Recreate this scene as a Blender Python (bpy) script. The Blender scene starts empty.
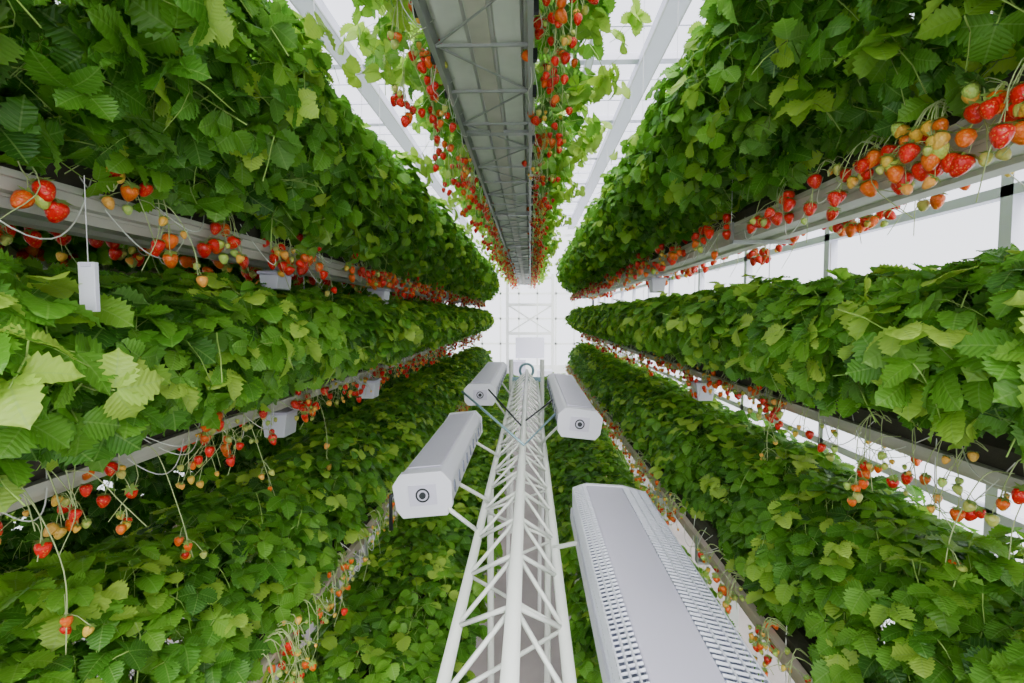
import bpy, math, random
import numpy as np
from mathutils import Vector, Matrix
random.seed(11); rng=np.random.default_rng(11)
CZ=2.0   # camera height above floor
scene=bpy.context.scene
scene.view_settings.view_transform='AgX'
scene.view_settings.look='AgX - Base Contrast'
scene.view_settings.exposure=0.85
COL=scene.collection

# ------------------------------------------------------------ materials
def mat(name,color,rough=.5,metal=0.,noise=0.,nscale=20.,bump=0.,spec=.5):
    m=bpy.data.materials.new(name); m.use_nodes=True
    nt=m.node_tree; b=nt.nodes['Principled BSDF']
    b.inputs['Base Color'].default_value=(*color,1); b.inputs['Roughness'].default_value=rough
    b.inputs['Metallic'].default_value=metal
    if noise>0 or bump>0:
        tc=nt.nodes.new('ShaderNodeTexCoord'); n=nt.nodes.new('ShaderNodeTexNoise')
        n.inputs['Scale'].default_value=nscale; n.inputs['Detail'].default_value=5
        nt.links.new(tc.outputs['Object'],n.inputs['Vector'])
        if noise>0:
            mx=nt.nodes.new('ShaderNodeMix'); mx.data_type='RGBA'
            mx.inputs[6].default_value=tuple([c*(1-noise) for c in color])+(1,)
            mx.inputs[7].default_value=tuple([min(1,c*(1+noise*.5)) for c in color])+(1,)
            nt.links.new(n.outputs['Fac'],mx.inputs[0]); nt.links.new(mx.outputs[2],b.inputs['Base Color'])
        if bump>0:
            bp=nt.nodes.new('ShaderNodeBump'); bp.inputs['Strength'].default_value=bump; bp.inputs['Distance'].default_value=.01
            nt.links.new(n.outputs['Fac'],bp.inputs['Height']); nt.links.new(bp.outputs['Normal'],b.inputs['Normal'])
    return m

def leaf_material():
    m=bpy.data.materials.new('strawberry_leaf'); m.use_nodes=True
    nt=m.node_tree; N=nt.nodes; L=nt.links
    b=N['Principled BSDF']; out=N['Material Output']
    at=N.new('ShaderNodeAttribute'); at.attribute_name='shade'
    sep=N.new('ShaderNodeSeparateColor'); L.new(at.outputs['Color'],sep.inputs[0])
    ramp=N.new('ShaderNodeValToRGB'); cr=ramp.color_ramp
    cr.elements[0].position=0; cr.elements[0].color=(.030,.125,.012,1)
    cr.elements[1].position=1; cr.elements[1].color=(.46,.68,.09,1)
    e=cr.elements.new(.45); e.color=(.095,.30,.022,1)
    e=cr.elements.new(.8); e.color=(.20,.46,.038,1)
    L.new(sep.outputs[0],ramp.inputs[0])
    uv=N.new('ShaderNodeUVMap'); uv.uv_map='UVMap'
    sx=N.new('ShaderNodeSeparateXYZ'); L.new(uv.outputs[0],sx.inputs[0])
    def math_(op,a,bb=None):
        n=N.new('ShaderNodeMath'); n.operation=op
        for i,x in enumerate((a,bb)):
            if x is None: continue
            if isinstance(x,(int,float)): n.inputs[i].default_value=x
            else: L.new(x,n.inputs[i])
        return n.outputs[0]
    au=math_('ABSOLUTE',math_('SUBTRACT',sx.outputs[0],.5))
    ph=math_('SUBTRACT',sx.outputs[1],math_('MULTIPLY',au,.55))
    fr=math_('ABSOLUTE',math_('SUBTRACT',math_('FRACT',math_('MULTIPLY',ph,8.)),.5))
    vein=math_('LESS_THAN',fr,.07)
    mid=math_('LESS_THAN',au,.022)
    vv=math_('MAXIMUM',math_('MULTIPLY',vein,.5),mid)
    mx=N.new('ShaderNodeMix'); mx.data_type='RGBA'; mx.inputs[7].default_value=(.34,.56,.14,1)
    L.new(math_('MULTIPLY',vv,.4),mx.inputs[0]); L.new(ramp.outputs[0],mx.inputs[6])
    geo=N.new('ShaderNodeNewGeometry')
    mb=N.new('ShaderNodeMix'); mb.data_type='RGBA'; mb.inputs[7].default_value=(.24,.42,.12,1)
    L.new(math_('MULTIPLY',geo.outputs['Backfacing'],.35),mb.inputs[0]); L.new(mx.outputs[2],mb.inputs[6])
    L.new(mb.outputs[2],b.inputs['Base Color']); b.inputs['Roughness'].default_value=.42
    bp=N.new('ShaderNodeBump'); bp.inputs['Strength'].default_value=.45; bp.inputs['Distance'].default_value=.003
    L.new(fr,bp.inputs['Height']); L.new(bp.outputs[0],b.inputs['Normal'])
    tr=N.new('ShaderNodeBsdfTranslucent')
    hs=N.new('ShaderNodeHueSaturation'); hs.inputs['Value'].default_value=1.3; hs.inputs['Saturation'].default_value=1.1
    L.new(mb.outputs[2],hs.inputs['Color']); L.new(hs.outputs[0],tr.inputs['Color'])
    ms=N.new('ShaderNodeMixShader'); ms.inputs[0].default_value=.4
    L.new(b.outputs[0],ms.inputs[1]); L.new(tr.outputs[0],ms.inputs[2]); L.new(ms.outputs[0],out.inputs[0])
    return m

def berry_material():
    m=bpy.data.materials.new('strawberry_fruit'); m.use_nodes=True
    nt=m.node_tree; N=nt.nodes; L=nt.links; b=N['Principled BSDF']
    at=N.new('ShaderNodeAttribute'); at.attribute_name='shade'
    tc=N.new('ShaderNodeTexCoord'); vo=N.new('ShaderNodeTexVoronoi'); vo.inputs['Scale'].default_value=210
    L.new(tc.outputs['Object'],vo.inputs['Vector'])
    lt=N.new('ShaderNodeMath'); lt.operation='LESS_THAN'; lt.inputs[1].default_value=.26; L.new(vo.outputs['Distance'],lt.inputs[0])
    mu=N.new('ShaderNodeMath'); mu.operation='MULTIPLY'; mu.inputs[1].default_value=.5; L.new(lt.outputs[0],mu.inputs[0])
    mx=N.new('ShaderNodeMix'); mx.data_type='RGBA'; mx.inputs[7].default_value=(.85,.5,.12,1)
    L.new(mu.outputs[0],mx.inputs[0]); L.new(at.outputs['Color'],mx.inputs[6]); L.new(mx.outputs[2],b.inputs['Base Color'])
    b.inputs['Roughness'].default_value=.28
    bp=N.new('ShaderNodeBump'); bp.inputs['Strength'].default_value=.6; bp.inputs['Distance'].default_value=.002
    L.new(vo.outputs['Distance'],bp.inputs['Height']); L.new(bp.outputs[0],b.inputs['Normal'])
    return m

M_leaf=leaf_material(); M_berry=berry_material()
M_stem=mat('plant_stem',(.32,.50,.10),.5)
M_runner=mat('pale_fruit_stalk',(.50,.60,.26),.5)
M_gutter=mat('galvanised_white_gutter',(.62,.60,.52),.5,.0,.35,9,.1)
M_gutterlow=mat('dusty_gutter',(.66,.54,.47),.5,.0,.25,9,.1)
M_bag=mat('brown_substrate_bag',(.06,.055,.035),.7,0,.4,30,.4)
M_steel=mat('grey_steel',(.42,.44,.43),.4,.2,.25,15)
M_panel=mat('grey_gutter_panel',(.78,.81,.75),.5,.0,.2,12,.1)
M_white=mat('white_painted_steel',(.80,.83,.79),.35,0,.05,8)
M_roof=mat('roof_beam_paint',(.60,.60,.70),.5)
M_unit=mat('unit_housing_pale_lilac',(.58,.56,.69),.4,0,.05,6)
M_unitw=mat('unit_housing_white',(.70,.70,.79),.4)
M_fin=mat('unit_fins',(.66,.68,.77),.35,.1)
M_dark=mat('dark_metal',(.03,.035,.04),.4,.5)
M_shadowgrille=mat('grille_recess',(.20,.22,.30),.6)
M_blue=mat('blue_grey_bracket',(.22,.36,.42),.4,.3)
M_wire=mat('wire',(.5,.5,.5),.4,.5)
M_floor=mat('concrete_floor',(.40,.36,.34),.7,0,.3,4,.1)
M_tube=mat('drip_tube',(.85,.87,.80),.5)
def glassmat():
    m=bpy.data.materials.new('greenhouse_glazing'); m.use_nodes=True
    nt=m.node_tree; N=nt.nodes; b=N['Principled BSDF']
    b.inputs['Base Color'].default_value=(.8,.85,.95,1); b.inputs['Roughness'].default_value=.2
    t=N.new('ShaderNodeBsdfTransparent'); t.inputs[0].default_value=(.97,.98,1,1)
    ms=N.new('ShaderNodeMixShader'); ms.inputs[0].default_value=.08
    nt.links.new(t.outputs[0],ms.inputs[1]); nt.links.new(b.outputs[0],ms.inputs[2])
    nt.links.new(ms.outputs[0],N['Material Output'].inputs[0]); return m
M_glass=glassmat()

# ------------------------------------------------------------ mesh builder
def smoothpath(pts,sub=4):
    P=[Vector(p) for p in pts]; P=[P[0]*2-P[1]]+P+[P[-1]*2-P[-2]]; out=[]
    for i in range(1,len(P)-2):
        a,b,c,d=P[i-1:i+3]
        for k in range(sub):
            t=k/sub; out.append(.5*((2*b)+(c-a)*t+(2*a-5*b+4*c-d)*t*t+(3*b-a-3*c+d)*t**3))
    out.append(P[-2]); return out
class MB:
    def __init__(s): s.v=[];s.f=[];s.m=[];s.c=[];s.mats=[];s.cur=(1,1,1)
    def mi(s,m):
        if m not in s.mats: s.mats.append(m)
        return s.mats.index(m)
    def add(s,vs,fs,m):
        o=len(s.v); i=s.mi(m)
        s.v+= [tuple(v) for v in vs]; s.c+=[s.cur]*len(vs)
        for f in fs: s.f.append([o+k for k in f]); s.m.append(i)
    def box(s,c,d,m,rot=None):
        x,y,z=[k/2 for k in d]
        vs=[Vector((a*x,b*y,e*z)) for a in(-1,1) for b in(-1,1) for e in(-1,1)]
        if rot: vs=[rot@v for v in vs]
        vs=[v+Vector(c) for v in vs]
        s.add(vs,[(0,1,3,2),(4,6,7,5),(0,4,5,1),(2,3,7,6),(0,2,6,4),(1,5,7,3)],m)
    def tube(s,pts,r,m,n=6,caps=True):
        P=[Vector(p) for p in pts]; vs=[];k=len(P)
        prev=None
        for i,p in enumerate(P):
            d=(P[min(i+1,k-1)]-P[max(i-1,0)])
            if d.length<1e-9: d=Vector((0,0,1))
            d.normalize()
            if prev is None:
                a=Vector((0,0,1)) if abs(d.z)<.9 else Vector((1,0,0))
            else: a=prev
            u=a-d*a.dot(d)
            if u.length<1e-6: u=Vector((0,1,0))-d*d.y
            u.normalize(); prev=u; w=d.cross(u)
            rr=r[i] if isinstance(r,(list,tuple)) else r
            for j in range(n):
                t=2*math.pi*j/n; vs.append(p+u*math.cos(t)*rr+w*math.sin(t)*rr)
        fs=[]
        for i in range(k-1):
            for j in range(n):
                fs.append((i*n+j,i*n+(j+1)%n,(i+1)*n+(j+1)%n,(i+1)*n+j))
        if caps: fs.append(tuple(range(n))[::-1]); fs.append(tuple((k-1)*n+j for j in range(n)))
        s.add(vs,fs,m)
    def extrude_y(s,prof,y0,y1,m,closed=True,caps=True):
        n=len(prof); vs=[(x,y0,z) for x,z in prof]+[(x,y1,z) for x,z in prof]
        fs=[(i,(i+1)%n,n+(i+1)%n,n+i) for i in range(n if closed else n-1)]
        if caps and closed: fs+= [tuple(range(n))[::-1],tuple(range(n,2*n))]
        s.add(vs,fs,m)
    def build(s,name,parent=None,smooth=False,bevel=0,loc=None):
        me=bpy.data.meshes.new(name); me.from_pydata(s.v,[],s.f); 
        for m in s.mats: me.materials.append(m)
        me.polygons.foreach_set('material_index',s.m)
        if smooth: me.polygons.foreach_set('use_smooth',[True]*len(s.f))
        ca=me.color_attributes.new('shade','FLOAT_COLOR','POINT')
        ca.data.foreach_set('color',np.array([(*c,1) for c in s.c],dtype=np.float32).ravel())
        me.update()
        o=bpy.data.objects.new(name,me); COL.objects.link(o)
        if parent: o.parent=parent
        if loc: o.location=loc
        if bevel:
            b=o.modifiers.new('bevel','BEVEL'); b.width=bevel; b.segments=2; b.limit_method='ANGLE'
        return o
def empty(name,loc=(0,0,0)):
    e=bpy.data.objects.new(name,None); e.empty_display_size=.1; e.location=loc; COL.objects.link(e); return e

# ------------------------------------------------------------ leaf templates (numpy)
def leaflet(seed):
    r=random.Random(seed); n=14; us=[-1,-.55,0,.55,1]
    V=[];UV=[];F=[]
    cup=r.uniform(.08,.34); droop=r.uniform(.1,.5); tw=r.uniform(-.2,.2)
    for i in range(n):
        t=i/(n-1)
        w=.45*(math.sin(math.pi*min(1,t*.94+.02)**.86))**.60 if t<1 else .06
        if i==0: w=.05
        for u in us:
            ww=w; yy=t
            if abs(u)==1 and 0<i<n-1:
                if i%2: ww=w*1.10+.01; yy=t+.035
                else: ww=w*.88
            x=u*ww
            yy-= .10*abs(u)*t*0.8
            z=cup*abs(u)*w*1.1-droop*t*t+.022*(1 if i%2 else -1)*(abs(u)>.1)+tw*x*t
            V.append((x,yy,z)); UV.append((.5+u*.5*(w/.47),t))
    for i in range(n-1):
        for j in range(4):
            a=i*5+j; F.append((a,a+1,a+6,a+5))
    return np.array(V),np.array(UV),np.array(F)
def rotz(a): c,s=math.cos(a),math.sin(a); return np.array([[c,-s,0],[s,c,0],[0,0,1]])
def rotx(a): c,s=math.cos(a),math.sin(a); return np.array([[1,0,0],[0,c,-s],[0,s,c]])
def trifoliate(seed):
    r=random.Random(seed+100); Vs=[];Us=[];Fs=[];Ms=[];o=0
    for k,(ang,sc) in enumerate(((0,1),(1.32+r.uniform(-.15,.15),.92),(-1.32+r.uniform(-.15,.15),.92))):
        V,U,F=leaflet(seed*3+k); V=V*sc; V=V@rotx(r.uniform(-.35,.15)).T
        V=V+np.array([0,.06,0]); V=V@rotz(ang).T
        Vs.append(V);Us.append(U);Fs.append(F+o);Ms.append(np.zeros(len(F),int)); o+=len(V)
    P=[np.array([0,-.0,0]),np.array([0,-.35,-.25]),np.array([0.05,-.6,-.8]),np.array([.05,-.8,-1.6])]
    pv=[]
    for p in P:
        for j in range(3):
            t=2*math.pi*j/3; pv.append(p+np.array([math.cos(t)*.025,math.sin(t)*.02,math.sin(t)*.02]))
    pf=[]
    for i in range(3):
        for j in range(3): pf.append((i*3+j,i*3+(j+1)%3,i*3+3+(j+1)%3,i*3+3+j))
    Vs.append(np.array(pv));Us.append(np.zeros((12,2)));Fs.append(np.array(pf)+o);Ms.append(np.ones(9,int))
    return np.vstack(Vs),np.vstack(Us),np.vstack(Fs),np.concatenate(Ms)
TEMPL=[trifoliate(i) for i in range(7)]

def norm(a): return a/np.maximum(np.linalg.norm(a,axis=1,keepdims=True),1e-9)
def quad_mesh(name,V,U,F,Mi,shade,mats):
    me=bpy.data.meshes.new(name)
    me.vertices.add(len(V)); me.vertices.foreach_set('co',V.astype(np.float32).ravel())
    me.loops.add(len(F)*4); me.loops.foreach_set('vertex_index',F.astype(np.int32).ravel())
    me.polygons.add(len(F)); me.polygons.foreach_set('loop_start',np.arange(0,len(F)*4,4,dtype=np.int32))
    me.polygons.foreach_set('material_index',Mi.astype(np.int32)); 
    me.polygons.foreach_set('use_smooth',np.ones(len(F),dtype=bool))
    me.update(calc_edges=True)
    uvl=me.uv_layers.new(name='UVMap'); uvl.data.foreach_set('uv',U[F.ravel()].astype(np.float32).ravel())
    ca=me.color_attributes.new('shade','FLOAT_COLOR','POINT')
    c=np.ones((len(V),4),dtype=np.float32); c[:,0]=shade; ca.data.foreach_set('color',c.ravel())
    for m in mats: me.materials.append(m)
    me.validate(); return me

def foliage_mesh(name,a,b,th0,th1,count,L=1.0,size=(.05,.075),bright=0.,lump=.10,up=.7,thick=.4,jit=.42):
    """strawberry canopy: leaves on lumpy elliptical shell about origin, length L in y. th measured from +x ccw (deg)"""
    th=np.radians(rng.uniform(th0,th1,count)); y=rng.uniform(0,L,count)
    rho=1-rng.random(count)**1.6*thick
    ph=rng.uniform(0,6.28,8); k=2*np.pi/L
    bump=np.zeros(count)
    for i in range(5):
        bump+=np.sin(k*(i+1)*y+ph[i]+th*(i-1.5)*1.2)*lump/(1+.3*i)
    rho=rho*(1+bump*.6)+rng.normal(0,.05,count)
    out=np.stack([np.cos(th)/a,np.zeros(count),np.sin(th)/b],1); out=norm(out)
    pos=np.stack([np.cos(th)*a*rho,y,np.sin(th)*b*rho],1)
    upv=np.array([[0,0,1.]])
    n=norm(out*.75+upv*up+rng.normal(0,jit,(count,3)))
    d=out*.8-upv*.35+rng.normal(0,.75,(count,3)); d=d-n*np.sum(d*n,1,keepdims=True); d=norm(d)
    xax=np.cross(d,n)
    sz=rng.uniform(size[0],size[1],count)
    R=np.stack([xax,d,n],2)
    sh=np.clip(.38+bright+rng.normal(0,.22,count)+(rho-.85)*1.1,0,1)  # leaves deeper in the mound get darker colour, canopy shade painted in
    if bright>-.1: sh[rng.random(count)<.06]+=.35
    which=rng.integers(0,len(TEMPL),count)
    Vs=[];Us=[];Fs=[];Ms=[];Sh=[];o=0
    for t,(TV,TU,TF,TM) in enumerate(TEMPL):
        idx=np.where(which==t)[0]; c=len(idx)
        if c==0: continue
        W=np.einsum('nij,vj->nvi',R[idx]*sz[idx][:,None,None],TV)+pos[idx][:,None,:]
        nv=len(TV)
        Vs.append(W.reshape(-1,3)); Us.append(np.tile(TU,(c,1)))
        Fs.append((TF[None]+(np.arange(c)*nv)[:,None,None]+o).reshape(-1,4)); Ms.append(np.tile(TM,c))
        Sh.append(np.repeat(np.clip(sh[idx],0,1),nv)); o+=c*nv
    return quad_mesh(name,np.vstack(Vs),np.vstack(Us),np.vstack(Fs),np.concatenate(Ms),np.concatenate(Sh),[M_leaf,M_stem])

# ------------------------------------------------------------ berries
def berry(mb,p,size,col,tilt):
    fat=random.uniform(.78,.98)
    prof=[(0,.0),(.30,.03),(.46,.16),(.50,.34),(.44,.56),(.32,.78),(.17,.94),(0,1.0)]
    n=10; vs=[];fs=[]
    d=Vector((tilt[0],tilt[1],-1)).normalized(); a=Vector((1,0,0)); u=(a-d*a.dot(d)).normalized(); w=d.cross(u)
    p=Vector(p)
    for r,h in prof[1:-1]:
        for j in range(n):
            t=2*math.pi*j/n; vs.append(p+d*h*size+(u*math.cos(t)+w*math.sin(t))*r*size*fat)
    k=len(prof)-2
    for i in range(k-1):
        for j in range(n): fs.append((i*n+j,i*n+(j+1)%n,(i+1)*n+(j+1)%n,(i+1)*n+j))
    vs.append(p); vs.append(p+d*size)
    for j in range(n):
        fs.append((k*n,(j+1)%n,j)); fs.append((k*n+1,(k-1)*n+j,(k-1)*n+(j+1)%n))
    mb.cur=col; mb.add(vs,fs,M_berry)
    mb.cur=(1,1,1)
    for j in range(7):
        t=2*math.pi*j/7; r=u*math.cos(t)+w*math.sin(t); s=u*-math.sin(t)+w*math.cos(t)
        mb.add([p-d*.02*size-s*.09*size,p-d*.02*size+s*.09*size,p+r*.30*size+s*.10*size-d*.05*size,p+r*.55*size+d*.05*size*random.uniform(-2,2.5),p+r*.30*size-s*.10*size-d*.05*size],[(0,1,2,3,4)],M_stem)
RED=(.80,.012,.008); ORG=(.95,.15,.01); YEL=(.95,.52,.07); GRN=(.55,.66,.13)
def bcol(kind):
    r=random.random()
    if kind=='ripe': tab=[(.46,RED),(.64,ORG),(.80,YEL),(1,GRN)]
    elif kind=='orange': tab=[(.14,RED),(.38,ORG),(.72,YEL),(1,GRN)]
    else: tab=[(.32,RED),(.50,ORG),(.73,YEL),(1,GRN)]
    for q,c in tab:
        if r<q: return tuple(min(1,max(0,x*random.uniform(.8,1.12))) for x in c)
def berry_mesh(name,halfw,trusses,kind,L=1.0,drop=(.04,.13),size=(.024,.036),spread=.06,z0=.02,sides=(-1,1),rise=.03,dangle=1.0,loops=4):
    mb=MB()
    for s in sides:
        for i in range(trusses):
            y=random.uniform(.02,L-.02)
            if random.random()<.5: y=(round(y*3)+random.uniform(-.25,.25))/3
            x0=s*halfw*.75; out=random.uniform(.015,spread); dr=random.uniform(*drop)
            y2=y+random.uniform(-.06,.06)
            pts=[(x0,y,z0),(s*(halfw+out*.5),y+(y2-y)*.3,z0+rise),(s*(halfw+out),y+(y2-y)*.6,z0-.02),(s*(halfw+out),y2,z0-dr)]
            mb.cur=(1,1,1); mb.tube(smoothpath(pts,3),.0012,M_runner,4,False)
            nb=random.randint(2,6)
            for b in range(nb):
                e=Vector(pts[-1])+Vector((random.gauss(0,.018),random.gauss(0,.03),random.uniform(-.035,.045)))
                st=Vector(pts[2]).lerp(Vector(pts[3]),random.uniform(.3,.9))
                mb.tube(smoothpath([st,(st+e)/2+Vector((0,0,.012)),e],2),.0009,M_runner,3,False)
                c=bcol(kind); g=(c[1]>.35)
                berry(mb,e,random.uniform(*size)*(random.uniform(.5,.85) if g else 1),c,(random.gauss(0,.3),random.gauss(0,.3)))
            if random.random()<.6*dangle:
                q=Vector(pts[1]); l=random.uniform(.08,.22)
                mb.tube(smoothpath([(x0,y,z0),q,q+Vector((s*.03,random.uniform(-.05,.05),-l*.55)),q+Vector((s*random.uniform(-.01,.03),random.uniform(-.1,.1),-l))],4),.0010,M_runner,4,False)
        for i in range(loops):
            y=random.uniform(0,L); l=random.uniform(.12,.35); dp=random.uniform(.05,.16); ou=random.uniform(.01,.04)
            pts=[(s*(halfw*.8+(ou+halfw*.2)*math.sin(min(1,t*2)*math.pi/2 if t<.5 else math.pi*t)),y+l*t,z0+.02-dp*math.sin(math.pi*t)) for t in [k/8 for k in range(9)]]
            mb.tube(smoothpath(pts,2),.0014,M_tube,5,False)
    o=mb.build(name,smooth=True); me=o.data; bpy.data.objects.remove(o); return me

# ------------------------------------------------------------ rows
Y0=0.0
def gutter(parent,xc,w,z0,h,y0,y1,m,bag=.05):
    mb=MB(); hw=w/2; t=.006
    prof=[(-hw-.012,h),(-hw-.012,h-.012),(-hw-.002,h-.012),(-hw,h*.45),(-hw*.86,h*.38),(-hw*.8,0),(-hw*.3,0),(-hw*.25,.01),(hw*.25,.01),(hw*.3,0),(hw*.8,0),(hw*.86,h*.38),(hw,h*.45),(hw+.002,h-.012),(hw+.012,h-.012),(hw+.012,h),(hw-.01,h),(hw-.012,h*.3),(-hw+.012,h*.3),(-hw+.01,h)]
    mb.extrude_y(prof,y0,y1,m)
    y=y0+.4
    while y<y1:
        mb.box((0,y,-.006),(w+.03,.03,.012),M_steel); mb.box((-hw-.014,y,h*.5),(.005,.03,h+.01),M_steel); mb.box((hw+.014,y,h*.5),(.005,.03,h+.01),M_steel)
        y+=1.6
    g=mb.build('gutter',parent,loc=(xc,0,z0))
    mb=MB(); mb.extrude_y([(-hw*.86,h*.3),(hw*.86,h*.3),(hw*.88,h+bag*.6),(hw*.6,h+bag),(-hw*.6,h+bag),(-hw*.88,h+bag*.6)],y0+.02,y1-.02,M_bag)
    mb.build('substrate_bag',parent,loc=(xc,0,z0))
def row(xc_g,w,zg,h,cx,cz,fol,ber,y1,hang=None,gm=None,bag=.05,y0=Y0,legs=False):
    e=empty('strawberry_gutter_row')
    gutter(e,xc_g,w,CZ+zg,h,y0,y1,gm or M_gutter,bag)
    n=int(round(y1-y0))
    for i in range(n):
        me=random.choice(fol); o=bpy.data.objects.new('foliage',me); COL.objects.link(o); o.parent=e
        if random.random()<.5: o.location=(cx,y0+i,CZ+cz)
        else: o.location=(cx,y0+i+1,CZ+cz); o.scale=(1,-1,1)
        me=random.choice(ber); o=bpy.data.objects.new('fruit',me); COL.objects.link(o); o.parent=e
        if random.random()<.5: o.location=(xc_g,y0+i,CZ+zg+h)
        else: o.location=(xc_g,y0+i+1,CZ+zg+h); o.scale=(1,-1,1)
    if hang:
        mb=MB(); y=y0+.4
        while y<y1:
            for s in (-1,1):
                mb.tube([(xc_g+s*(w/2+.016),y,CZ+zg),(xc_g+s*(w/2+.016),y,CZ+hang)],.0018,M_wire,5)
            y+=1.6
        mb.build('suspension_wires',e)
    if legs:
        mb=MB(); zt=CZ+zg-.012; y=y0+.4
        while y<y1: mb.box((xc_g,y,zt/2),(.04,.04,zt),M_white); y+=1.6
        mb.build('stand_legs',e)
    return e
RT=2.45
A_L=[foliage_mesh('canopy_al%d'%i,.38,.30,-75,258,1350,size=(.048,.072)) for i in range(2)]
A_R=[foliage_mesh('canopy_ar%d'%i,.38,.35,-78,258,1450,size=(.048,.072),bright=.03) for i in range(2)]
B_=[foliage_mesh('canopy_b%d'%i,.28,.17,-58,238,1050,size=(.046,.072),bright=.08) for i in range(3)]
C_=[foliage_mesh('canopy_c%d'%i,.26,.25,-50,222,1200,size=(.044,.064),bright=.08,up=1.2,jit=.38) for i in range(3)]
D_=[foliage_mesh('canopy_d%d'%i,.26,.22,-50,222,700,size=(.044,.064),bright=-.3,up=.9) for i in range(1)]  # second column: leaf colour darkened to paint in the dimness there
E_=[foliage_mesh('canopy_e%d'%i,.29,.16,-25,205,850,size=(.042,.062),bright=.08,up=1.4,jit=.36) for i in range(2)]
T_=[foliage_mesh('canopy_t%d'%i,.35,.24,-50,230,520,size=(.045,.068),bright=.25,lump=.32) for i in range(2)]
bA=[berry_mesh('fruit_a%d'%i,.10,15,'ripe',size=(.028,.041),drop=(.0,.09)) for i in range(3)]
bB=[berry_mesh('fruit_b%d'%i,.10,15,'mix',drop=(.02,.12),size=(.022,.034),loops=5) for i in range(3)]
bC=[berry_mesh('fruit_c%d'%i,.13,22,'orange',drop=(.0,.08),size=(.018,.028),spread=.06) for i in range(3)]
bT=[berry_mesh('fruit_t%d'%i,.128,20,'ripe',drop=(.0,.2),size=(.022,.034),spread=.14) for i in range(3)]
YE=9.
rAL=row(-.96,.19,.18,.06,-.95,.56,A_L,bA,YE,RT,bag=.07)
rAR=row(.90,.20,.29,.065,.90,.76,A_R,bA,YE,RT,bag=.07)
rBL=row(-1.03,.20,-.36,.045,-.95,-.08,B_,bB,YE,.16,bag=.07)
rBR=row(1.05,.20,-.36,.045,.95,-.06,B_,bB,YE,.28,bag=.07)
row(-.82,.26,-.99,.09,-.96,-.82,C_,bC,YE,None,M_gutterlow,legs=True,bag=.03)
rCR=row(.82,.26,-.99,.09,.97,-.75,C_,bC,YE,None,M_gutterlow,legs=True,bag=.03)
row(-.50,.26,-1.36,.07,-.50,-1.22,E_,bC,YE,None,M_gutterlow,legs=True,bag=.03)
row(.47,.26,-1.36,.07,.47,-1.22,E_,bC,YE,None,M_gutterlow,legs=True,bag=.03)
row(-1.85,.20,.17,.07,-1.85,.50,A_L,bA,YE,RT,bag=.07)
row(-1.85,.20,-.36,.05,-1.85,-.09,B_,bB,YE,.16,bag=.07)
row(-1.75,.26,-.99,.09,-1.75,-.72,D_,bC,YE,None,M_gutterlow,legs=True,bag=.05)
e=row(-.128,.256,.72,.08,-.128,.95,T_,bT,12.,RT,gm=M_panel)
mb=MB(); zb=CZ+.70
for x in (-.256,0.0):
    mb.box((x,6,zb+.02),(.014,12,.05),M_steel)
    y=.1
    while y<12: mb.box((x+( -.012 if x<-.1 else .012),y,zb+.015),(.014,.02,.03),M_dark); y+=.22
y=0.;k=0
while y<11.7:
    a=-.25 if k%2 else -.006; b=-.006 if k%2 else -.25
    mb.tube([(a,y,zb+.010),(b,y+.27,zb+.010)],.0035,M_steel,5); mb.box((-.128,y,zb+.008),(.25,.008,.008),M_steel)
    y+=.27;k+=1
mb.box((-.128,6,zb+.013),(.05,12,.006),M_gutter)
mb.build('underside_lattice',e)
mb=MB()
for i in range(60):
    s=random.choice((-1,1)); y=random.uniform(.9,6); x0=-.128+s*.13
    pts=[]; dx=random.uniform(.0,.07); l=random.uniform(.15,.45)
    for k in range(7):
        t=k/6; pts.append((x0+s*(dx*math.sin(t*math.pi))-s*.05*t*random.random(),y+l*t,CZ+.78-.13*math.sin(t*math.pi)*random.uniform(.8,1)))
    mb.tube(smoothpath(pts,3),.0012,M_tube,4)
mb.build('drip_tubes',e,smooth=True)
def runners(parent,xs,z,ys,side):
    mb=MB()
    for y in ys:
        x=xs; l=random.uniform(.15,.36)
        pts=[Vector((x,y,z)),Vector((x+side*.05,y+.01,z-.01)),Vector((x+side*.08,y+.04,z-l*.5)),Vector((x+side*.09,y+random.uniform(-.03,.1),z-l))]
        mb.cur=(1,1,1); mb.tube(smoothpath(pts,6),.0011,M_runner,5,False)
        for k in range(random.randint(2,5)):
            a=pts[2].lerp(pts[3],random.random()*.7)
            q=a+Vector((random.gauss(0,.02),random.gauss(0,.02),-.03))
            mb.tube([a,(a+q)/2+Vector((0,0,.006)),q],.0009,M_runner,3,False)
            berry(mb,q,random.uniform(.016,.027),bcol('orange'),(random.gauss(0,.3),random.gauss(0,.3)))
    mb.build('trailing_runners',parent,smooth=True)
runners(rBL,-.93,CZ-.31,[.82,.95,1.12,1.5,2.0],1)
runners(rBR,.95,CZ-.31,[1.0,1.3,1.8],-1)
runners(rAL,-.86,CZ+.25,[1.1,1.9],1)

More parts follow.
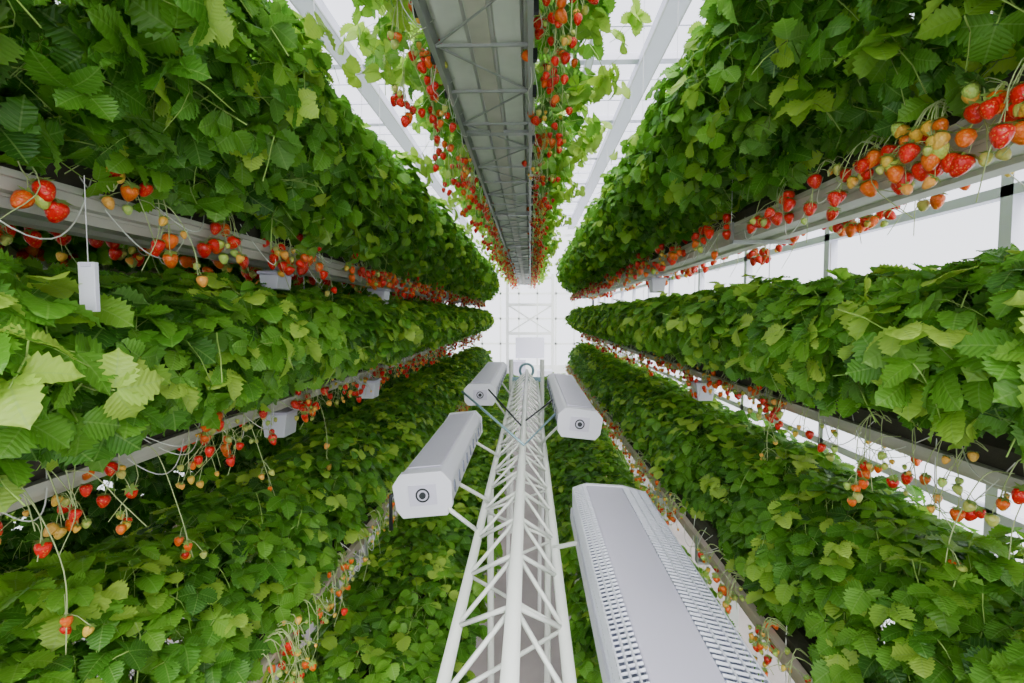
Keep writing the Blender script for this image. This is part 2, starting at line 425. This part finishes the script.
# ------------------------------------------------------------ truss
e=empty('lattice_truss_beam')
mb=MB(); y0,y1=-.4,4.5
top=(-.027,CZ-.50); l=(-.140,CZ-.60); r=(.066,CZ-.60)
mb.tube([(top[0],y0,top[1]),(top[0],y1,top[1])],.0135,M_white,14)
for q in (l,r): mb.tube([(q[0],y0,q[1]),(q[0],y1,q[1])],.0115,M_white,12)
y=y0;s=.095;k=0
while y<y1-s:
    for q in (l,r):
        A=(q[0],y,q[1]);B=(top[0],y+s,top[1]);C=(q[0],y+2*s,q[1])
        mb.tube([A,B],.0048,M_white,6); mb.tube([B,C],.0048,M_white,6)
    if k%2==0: mb.tube([(l[0],y,l[1]),(r[0],y+2*s,r[1])],.0042,M_white,6)
    else: mb.tube([(r[0],y,r[1]),(l[0],y+2*s,l[1])],.0042,M_white,6)
    y+=2*s;k+=1
mb.build('truss_tubes',e,smooth=True)
mb=MB()
ring=[(-.03+.06*math.cos(t),4.5,CZ-.5+.06*math.sin(t)) for t in [2*math.pi*i/24 for i in range(25)]]
mb.tube(ring,.012,M_blue,8,False); mb.box((-.03,4.5,CZ-.58),(.3,.03,.04),M_blue)
for x in(-.17,.11): mb.tube([(x,4.5,0),(x,4.5,CZ-.40)],.02,M_white,8)
mb.build('end_pulley_frame',e,smooth=False)
mb=MB()
for y in (.0,1.75,3.2):
    for x in(-.14,.066): mb.tube([(x,y,0),(x,y,CZ-.6)],.012,M_white,8)
mb.build('truss_legs',e)
mb=MB()
mb.tube([(-.30,2.2,CZ-.34),(-.02,1.75,CZ-.46),(.10,2.0,CZ-.40)],.005,M_blue,8)
mb.tube([(-.20,2.4,CZ-.36),(-.03,2.2,CZ-.50)],.004,M_dark,8)
mb.tube([(.20,2.6,CZ-.38),(-.02,2.3,CZ-.49)],.004,M_dark,8)
mb.tube([(-.27,1.45,CZ-.46),(-.40,1.40,CZ-.52),(-.40,1.40,CZ-.62)],.006,M_dark,8)
mb.tube([(-.14,1.35,CZ-.60),(-.21,1.30,CZ-.52),(-.27,1.42,CZ-.50)],.006,M_white,8)
mb.build('cable_arms',e,smooth=True)

# ------------------------------------------------------------ units
def climate_unit(xc,zc,y0,y1,w,h,fin=False,flap=False,roll=0.,yaw=0.):
    e=empty('air_dehumidifier_unit',(xc,(y0+y1)/2,CZ+zc)); e.rotation_euler=(0,roll,yaw)
    L=(y1-y0)/2; hw=w/2
    if not fin:
        mb=MB()
        prof=[(-hw*.7,0),(hw*.7,0),(hw,-h*.25),(hw*.95,-h*.8),(hw*.75,-h),(-hw*.75,-h),(-hw*.95,-h*.8),(-hw,-h*.25)]
        mb.extrude_y(prof,-L,L,M_unitw)
        mb.build('housing',e,bevel=.006)
        mb=MB()
        pr=[(x*1.04,(z+h/2)*1.05-h/2) for x,z in prof]
        for s in(-1,1): mb.extrude_y(pr,s*L-.012,s*L+.012,M_unitw)
        for k in range(9):
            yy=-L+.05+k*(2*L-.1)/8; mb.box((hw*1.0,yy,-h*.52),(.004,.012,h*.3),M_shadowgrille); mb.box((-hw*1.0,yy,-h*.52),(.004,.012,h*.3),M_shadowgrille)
        mb.box((0,0,.003),(hw*1.2,2*L*.9,.004),M_unit)
        if flap:
            mb.add([(-hw*.95,-L*.8,-h*.35),(-hw*.95,L*.9,-h*.35),(-hw-.055,L*.9,-h*1.0),(-hw-.055,-L*.8,-h*1.0),
                    (-hw*.95,-L*.8,-h*.40),(-hw*.95,L*.9,-h*.40),(-hw-.055,L*.9,-h*1.04),(-hw-.055,-L*.8,-h*1.04)],
                   [(0,1,2,3),(7,6,5,4),(0,3,7,4),(1,5,6,2),(2,6,7,3)],M_unit)
        mb.build('end_caps',e,bevel=.003)
        mb=MB()
        ri=[(.017*math.cos(t),-L-.016,-h*.5+.017*math.sin(t)) for t in [2*math.pi*i/20 for i in range(21)]]
        mb.tube(ri,.0025,M_dark,6,False); mb.tube([(0,-L-.010,-h*.5),(0,-L-.02,-h*.5)],.009,M_dark,14)
        mb.box((0,-L-.012,-h*.5),(.075,.006,.055),M_unit)
        mb.build('outlet_port',e,smooth=False)
    else:
        mb=MB()
        mb.extrude_y([(-hw*.66,0),(hw*.36,0),(hw*.36,-.02),(-hw*.66,-.02)],-L,L,M_unit)
        mb.build('top_panel',e,bevel=.004)
        mb=MB()
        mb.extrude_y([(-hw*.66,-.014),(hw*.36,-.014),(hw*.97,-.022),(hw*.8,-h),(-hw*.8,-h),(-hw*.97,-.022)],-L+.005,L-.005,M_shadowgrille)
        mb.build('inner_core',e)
        mb=MB(); n=int(2*L/.013)
        SL=((-hw*.66,-.002),(-hw,-.012)),((hw*.36,-.002),(hw,-.012))
        for k in range(n):
            yy=-L+.007+k*.013
            for a,b in SL: mb.tube([(a[0],yy,a[1]),(b[0],yy,b[1]),(b[0]*.96,yy,-h*.8)],.0030,M_fin,4)
        for a,b in SL:
            for t in(0.3,.65,1): 
                x=a[0]+(b[0]-a[0])*t; z=a[1]+(b[1]-a[1])*t; mb.box((x,0,z),(.003,2*L,.006),M_fin)
            mb.box((b[0]*.97,0,-h*.5),(.006,2*L,.006),M_fin); mb.box((b[0]*.94,0,-h*.85),(.02,2*L,.03),M_unitw)
        for s in(-1,1): mb.extrude_y([(-hw*.64,.003),(hw*.38,.003),(hw*1.01,-.012),(hw*.9,-h),(-hw*.9,-h),(-hw*1.01,-.012)],s*L-.006,s*L+.006,M_unitw)
        mb.build('finned_grilles',e)
    mb=MB()
    for yy in(-L*.6,L*.6):
        tgt=(-.140 if xc<0 else .066)-xc
        mb.tube([(0,yy,-h*.4),(tgt,yy+.05,-.60-zc)],.006,M_white,8)
    mb.build('mounting_arms',e,smooth=True)
    return e
climate_unit(-.292,-.425,1.32,2.15,.155,.115,roll=-.1,flap=True)
climate_unit(.20,-.37,1.95,3.1,.17,.11,roll=.1)
climate_unit(-.265,-.37,2.65,3.9,.17,.11)
climate_unit(.228,-.49,.30,1.42,.205,.10,fin=True,roll=.05)

# ------------------------------------------------------------ tags and boxes on gutters
def tag(x,y,z,w,h,string,parent):
    mb=MB()
    mb.box((0,0,-h/2),(w,.008,h),M_unitw); mb.box((0,0,-h*.06),(w*.6,.012,h*.07),M_unit)
    mb.tube([(0,0,0),(0,0,string)],.001,M_wire,4); mb.build('monitor_card',parent,bevel=.003,loc=(x,y,CZ+z))
tag(-.67,.74,.08,.026,.075,.13,rAL)
def sbox(x,y,z,parent,w=.10,h=.09):
    mb=MB()
    mb.extrude_y([(-w*.5,0),(w*.5,0),(w*.4,-h),(-w*.4,-h)],-.05,.05,M_unitw)
    mb.box((0,0,.006),(w*1.12,.115,.012),M_unit); mb.tube([(0,0,.01),(0,0,.04)],.01,M_unit,8); mb.build('drain_box',parent,bevel=.004,loc=(x,y,CZ+z))
sbox(-.9,2.75,-.37,rBL); sbox(-1.0,1.95,-.39,rBL); sbox(.96,2.8,-.38,rBR); sbox(-.88,2.9,.14,rAL); sbox(-.9,1.75,.14,rAL,.07,.05); sbox(.9,3.6,.25,rAR)
sbox(.72,2.6,-.95,rCR,.12,.1)

# ------------------------------------------------------------ building
X0,X1,YB,YF=-3.4,1.75,-2.5,14.0; ZR=CZ+RT
mb=MB(); mb.box(((X0+X1)/2,(YB+YF)/2,-.05),(X1-X0+.4,YF-YB+.4,.1),M_floor); mb.build('floor')
def framed(name,x,axis):
    mb=MB()
    if axis=='x':
        y=YB
        while y<=YF+.01: mb.box((x,y,ZR/2),(.05,.05,ZR),M_roof); y+=1.1
        for z in(.3,1.25,1.7,2.15,2.45,2.9,3.6,4.4): mb.box((x,(YB+YF)/2,z),(.05,YF-YB,.04),M_roof)
        mb.box((x,(YB+YF)/2,.15),(.06,YF-YB,.3),M_white)
        mb.add([(x+.01,YB,0),(x+.01,YF,0),(x+.01,YF,ZR),(x+.01,YB,ZR)],[(0,1,2,3)],M_glass)
    else:
        xx=X0
        while xx<=X1+.01: mb.box((xx,x,ZR/2),(.05,.05,ZR),M_white); xx+=.515
        for z in(.3,1.2,1.9,2.6,3.4,4.2): mb.box(((X0+X1)/2,x,z),(X1-X0,.05,.06),M_white)
        mb.box(((X0+X1)/2,x,.3),(X1-X0,.06,.6),M_white)
        mb.add([(X0,x+.01,0),(X1,x+.01,0),(X1,x+.01,ZR),(X0,x+.01,ZR)],[(0,1,2,3)],M_glass)
    return mb.build(name)
framed('wall_right',X1,'x'); framed('wall_left',X0,'x'); framed('wall_back',YB,'y'); framed('wall_end',YF,'y')
mb=MB()
for x,w in((1.12,.16),(-1.72,.16),(-.35,.07),(.55,.05),(-.95,.05),(X0,.1),(X1,.1),(-2.6,.08)):
    mb.box((x,(YB+YF)/2,ZR-.03),(w,YF-YB,.12),M_roof)
    mb.box((x-w/2-.006,(YB+YF)/2,ZR-.085),(.012,YF-YB,.015),M_steel); mb.box((x+w/2+.006,(YB+YF)/2,ZR-.085),(.012,YF-YB,.015),M_steel)
y=YB
while y<YF+.01: mb.box(((X0+X1)/2,y,ZR+.02),(X1-X0,.10,.06),M_roof); y+=1.5
y=YB
while y<YF+.01: mb.box(((X0+X1)/2,y,ZR+.06),(X1-X0,.02,.03),M_roof); y+=.5
mb.add([(X0,YB,ZR+.09),(X1,YB,ZR+.09),(X1,YF,ZR+.09),(X0,YF,ZR+.09)],[(0,1,2,3)],M_glass)
mb.build('ceiling')
e=empty('service_gantry'); mb=MB()
for x in(-.55,.55):
    mb.box((x,12.2,1.5),(.07,.07,3.0),M_white)
for z in(1.55,2.25,2.9): mb.box((0,12.2,z),(1.17,.06,.07),M_white)
mb.tube([(-.55,12.2,1.55),(.55,12.2,2.25)],.02,M_white,8); mb.tube([(.55,12.2,1.55),(-.55,12.2,2.25)],.02,M_white,8)
mb.box((.0,12.3,1.2),(.7,.3,.5),M_unitw); mb.box((-.3,12.0,.45),(.4,.5,.9),M_unit); mb.box((.35,11.8,.35),(.35,.5,.7),M_unitw)
mb.build('frame',e)

# ------------------------------------------------------------ light
w=bpy.data.worlds.new('overcast_sky'); scene.world=w; w.use_nodes=True
nt=w.node_tree; bg=nt.nodes['Background']
tc=nt.nodes.new('ShaderNodeTexCoord'); sx=nt.nodes.new('ShaderNodeSeparateXYZ'); nt.links.new(tc.outputs['Generated'],sx.inputs[0])
rp=nt.nodes.new('ShaderNodeValToRGB'); rp.color_ramp.elements[0].color=(.92,.93,.98,1); rp.color_ramp.elements[1].color=(.86,.86,1.0,1)
nt.links.new(sx.outputs[2],rp.inputs[0]); nt.links.new(rp.outputs[0],bg.inputs[0]); bg.inputs[1].default_value=1.7
def sun(name,rot,st,ang,col=(1,1,1)):
    l=bpy.data.lights.new(name,'SUN'); l.energy=st; l.angle=math.radians(ang); l.color=col
    o=bpy.data.objects.new(name,l); o.rotation_euler=[math.radians(a) for a in rot]; COL.objects.link(o)
sun('sun_high',(28,18,0),4.0,25,(1,.97,.87))
sun('fill_sun_rear',(68,0,18),1.3,50,(1,.98,.90))  # added fill sun behind the camera, brightens foliage along the aisle
sun('fill_sun_rear.001',(68,0,-18),1.3,50,(1,.98,.90))  # second added fill, mirrored to the other side

# ------------------------------------------------------------ camera
cd=bpy.data.cameras.new('camera'); cam=bpy.data.objects.new('camera',cd); COL.objects.link(cam)
cd.lens=36*500/1024; cd.clip_start=.02
cam.location=(0,0,CZ); cam.rotation_euler=(math.radians(90-3.03),0,math.radians(2.06))
scene.camera=cam
